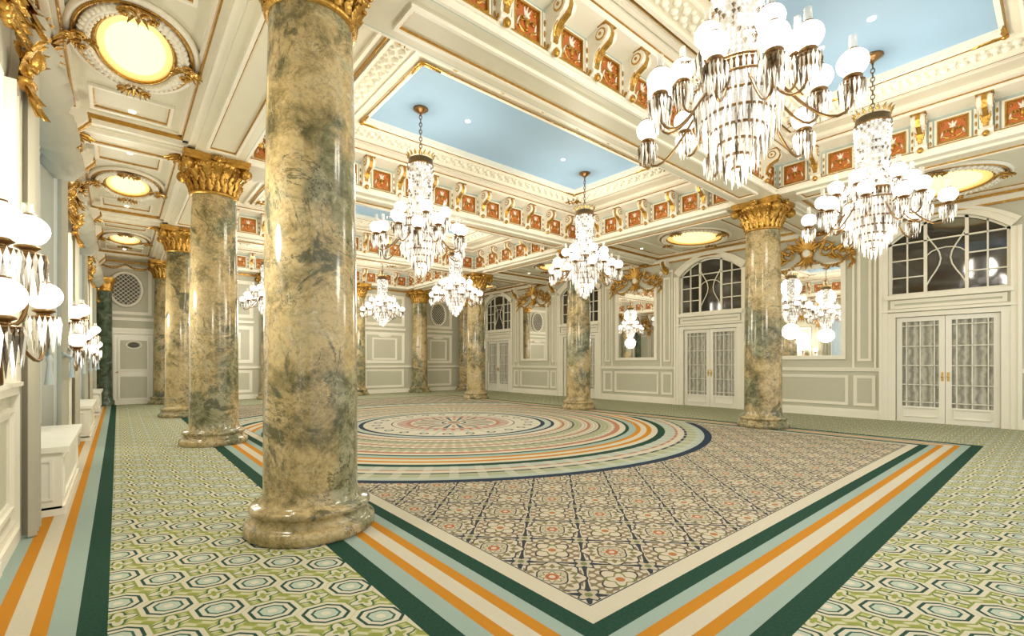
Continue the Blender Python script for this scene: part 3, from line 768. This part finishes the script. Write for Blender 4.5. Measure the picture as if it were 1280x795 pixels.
b.make('wall_right')
for i, c in enumerate(DY):
    b = B(); b.frame((WX, c, 0), (0, 1, 0), (-1, 0, 0))
    b.box(-WW - .02, WW + .02, -.14, -.12, WZ0, WZ1 + .02, 'darkglass')
    def barv(x, w=.02): b.box(x - w, x + w, -.12, -.07, WZ0, arch(x), 'trimwhite')
    b.box(-WW, WW, -.12, -.06, WZ0, WZ0 + .05, 'trimwhite')
    for xx in (-.97, .97): barv(xx, .03)
    for xx in (-.34, .34): barv(xx, .03)
    for xx in (-.66, .66): barv(xx, .013)
    for zz in (3.35, 3.75): 
        b.box(-WW, -.34, -.12, -.08, zz - .013, zz + .013, 'trimwhite'); b.box(.34, WW, -.12, -.08, zz - .013, zz + .013, 'trimwhite')
    b.box(-WW, WW, -.12, -.07, SPR - .02, SPR + .01, 'trimwhite')
    for i2 in range(16):
        x0 = -WW + 2 * WW * i2 / 16; x1 = x0 + 2 * WW / 16
        b.add([(x0, -.07, arch(x0)), (x1, -.07, arch(x1)), (x1, -.07, arch(x1) - .05), (x0, -.07, arch(x0) - .05)], [(0, 1, 2, 3)], 'trimwhite')
    for sg in (-1, 1):
        b.tube([(sg * (.34 - .26 * sin(pi * t / 10) ** 2), -.09, 3.0 + 1.4 * t / 10) for t in range(11)], .016, 'trimwhite', 5)
    b.tube([(.34 * cos(t * pi / 8), -.09, 3.72 + .22 * sin(t * pi / 8)) for t in range(9)], .014, 'trimwhite', 5)
    b.make('window_%d' % (i + 5))
    b = B(); b.frame((WX, c, 0), (0, 1, 0), (-1, 0, 0))
    for sg in (-1, 1):
        x0, x1 = sorted((sg * .004, sg * (DW - .01)))
        b.rect(x0, x1, .0, DH - .01, .10, .05, 'doorwhite', -.09)
        b.box(x0 + .1, x1 - .1, -.09, -.045, .10, .36, 'doorwhite'); b.panel(x0 + .13, x1 - .13, .12, .34, 'doorwhite', .03, y=-.045)
        nx = 60; vs = []
        for j in range(2):
            for k in range(nx + 1):
                u = k / nx; vs.append((x0 + .09 + (x1 - x0 - .18) * u, -.12 + .015 * sin(u * 40), .30 + j * 2.05))
        fs = [(k, k + 1, nx + 2 + k, nx + 1 + k) for k in range(nx)]
        b.add(vs, fs, 'netcurtain', True)
        g0, g1 = x0 + .1, x1 - .1
        for xx in (g0 + .08, (g0 + g1) / 2, g1 - .08): b.box(xx - .009, xx + .009, -.08, -.05, .36, DH - .11, 'doorwhite')
        for zz in (.46, .86, 1.30, 1.74, 2.21): b.box(g0, g1, -.08, -.05, zz - .009, zz + .009, 'doorwhite')
        b.ell((sg * .05, -.01, 1.05), .025, .03, .025, 'brass'); b.box(sg * .05 - .02, sg * .05 + .02, -.04, -.032, .95, 1.15, 'brass')
    b.box(-DW, DW, -.2, -.16, 0, DH, 'grille')
    b.make('door_%d' % (i + 1))
for k in range(2, len(e) - 1, 2):
    mc = (e[k] + e[k + 1]) / 2
    b = B(); b.frame((WX, mc, 0), (0, 1, 0), (-1, 0, 0))
    b.box(-.78, .78, .003, .02, 1.52, 3.85, 'mirror'); b.rect(-.86, .86, 1.45, 3.93, .09, .06, 'trimwhite', .003); b.rect(-.78, .78, 1.53, 3.85, .02, .05, 'trimwhite', .01)
    b.make('wall_mirror')

# ------------------------------------------------------------------ far wall
b = B(); b.box(XL - .7, XR + .2, YF, YF + .2, 0, 5.7, 'wallsage')
b.frame((0, YF, 0), (1, 0, 0), (0, -1, 0))
cols = [1.25, 4.45, 7.75, 10.75, 13.35]
b.box(1.15, XR, 0, .05, 0, .17, 'trimwhite'); b.box(1.2, XR, 0, .06, 1.15, 1.24, 'trimwhite')
def grille(cc, zc):
    b.tube([(cc + .42 * cos(2 * pi * t / 28), .03, zc + .55 * sin(2 * pi * t / 28)) for t in range(28)], .05, 'trimwhite', 6, True)
    b.add([(cc + .42 * cos(2 * pi * t / 28), .012, zc + .55 * sin(2 * pi * t / 28)) for t in range(28)], [tuple(range(28))], 'grille')
    for q in range(-6, 7):
        for sg in (-1, 1):
            pts = []
            for t in range(41):
                u = -1 + t / 20; X = u * .6; Zq = sg * u * .6 + q * .13
                if (X / .42) ** 2 + (Zq / .55) ** 2 < 1: pts.append((cc + X, .02, zc + Zq))
            if len(pts) > 1: b.tube([pts[0], pts[-1]], .009, 'trimwhite', 4)
for k in range(len(cols) - 1):
    x0, x1 = cols[k] + .5, cols[k + 1] - .5; cc = (x0 + x1) / 2; w = x1 - x0
    b.panel(x0 + .05, x1 - .05, .25, 1.08, w=.1); b.panel(x0 + .02, x1 - .02, 1.35, 2.75, w=.13)
    b.panel(cc - w * .3, cc + w * .3, 1.5, 2.5, w=.08)
    b.ell((cc, .02, 2.62), .35, .05, .12, 'trimwhite', 16, 8)
    b.box(x0, x1, 0, .08, 2.85, 2.95, 'trimwhite')
    b.panel(x0 + .02, x1 - .02, 3.05, 4.45, w=.13)
    grille(cc, 3.75)
b.box(XL, XR, 0, .06, 4.64, 4.70, 'gold')
b.box(XL, 1.0, 0, .06, 2.75, 2.85, 'trimwhite'); b.panel(-.5, .88, 2.95, 4.55, w=.1)
grille(.2, 3.78)
b.swag(-.5, .2, 4.6, .15); b.swag(.2, .9, 4.6, .15)
b.make('wall_far')
b = B(); b.frame((.40, YF, 0), (1, 0, 0), (0, -1, 0))
b.box(-.5, .5, .004, .05, 0.01, 2.3, 'doorwhite')
b.rect(-.62, .62, 0, 2.42, .11, .09, 'trimwhite', .004); b.box(-.68, .68, .004, .13, 2.42, 2.5, 'trimwhite')
b.box(-.36, .36, .05, .055, .2, .9, 'wallsage'); b.box(-.36, .36, .05, .055, 1.15, 2.1, 'wallsage')
b.panel(-.4, .4, .15, .95, 'doorwhite', .05, y=.05); b.panel(-.4, .4, 1.1, 2.15, 'doorwhite', .05, y=.05)
b.tube([(.2 * cos(2 * pi * t / 24), .06, 1.95 + .12 * sin(2 * pi * t / 24)) for t in range(24)], .025, 'trimwhite', 6, True)
b.ell((0, .05, 1.95), .17, .012, .10, 'grille', 16, 6)
b.ell((-.42, .09, 1.05), .03, .035, .03, 'brass')
b.make('panelled_door')
b = B(); b.lathe([(.26, 0), (.26, .15), (.22, .2), (.21, .3), (.19, 3.6), (.2, 3.62)], 'marbledark', n=28)
b.lathe([(.2, 3.62), (.23, 3.66), (.21, 3.72), (.25, 3.9), (.31, 4.0), (.31, 4.05)], 'gold', n=28)
o = b.make('corner_column'); o.location = (-.33, 19.66, 0)

# ------------------------------------------------------------------ world, camera
w = bpy.data.worlds.new('World'); scene.world = w; w.use_nodes = True
w.node_tree.nodes['Background'].inputs[0].default_value = (1, .97, .90, 1); w.node_tree.nodes['Background'].inputs[1].default_value = 1.3
cam = bpy.data.cameras.new('camera'); co = bpy.data.objects.new('camera', cam); scene.collection.objects.link(co)
co.location = (0, 0, 1.35); co.rotation_euler = (radians(90), 0, radians(-40.1)); cam.lens = 36 * 585 / 1280; cam.sensor_width = 36; cam.shift_y = 56.5 / 1280; cam.clip_start = .02
scene.camera = co
scene.view_settings.view_transform = 'Standard'
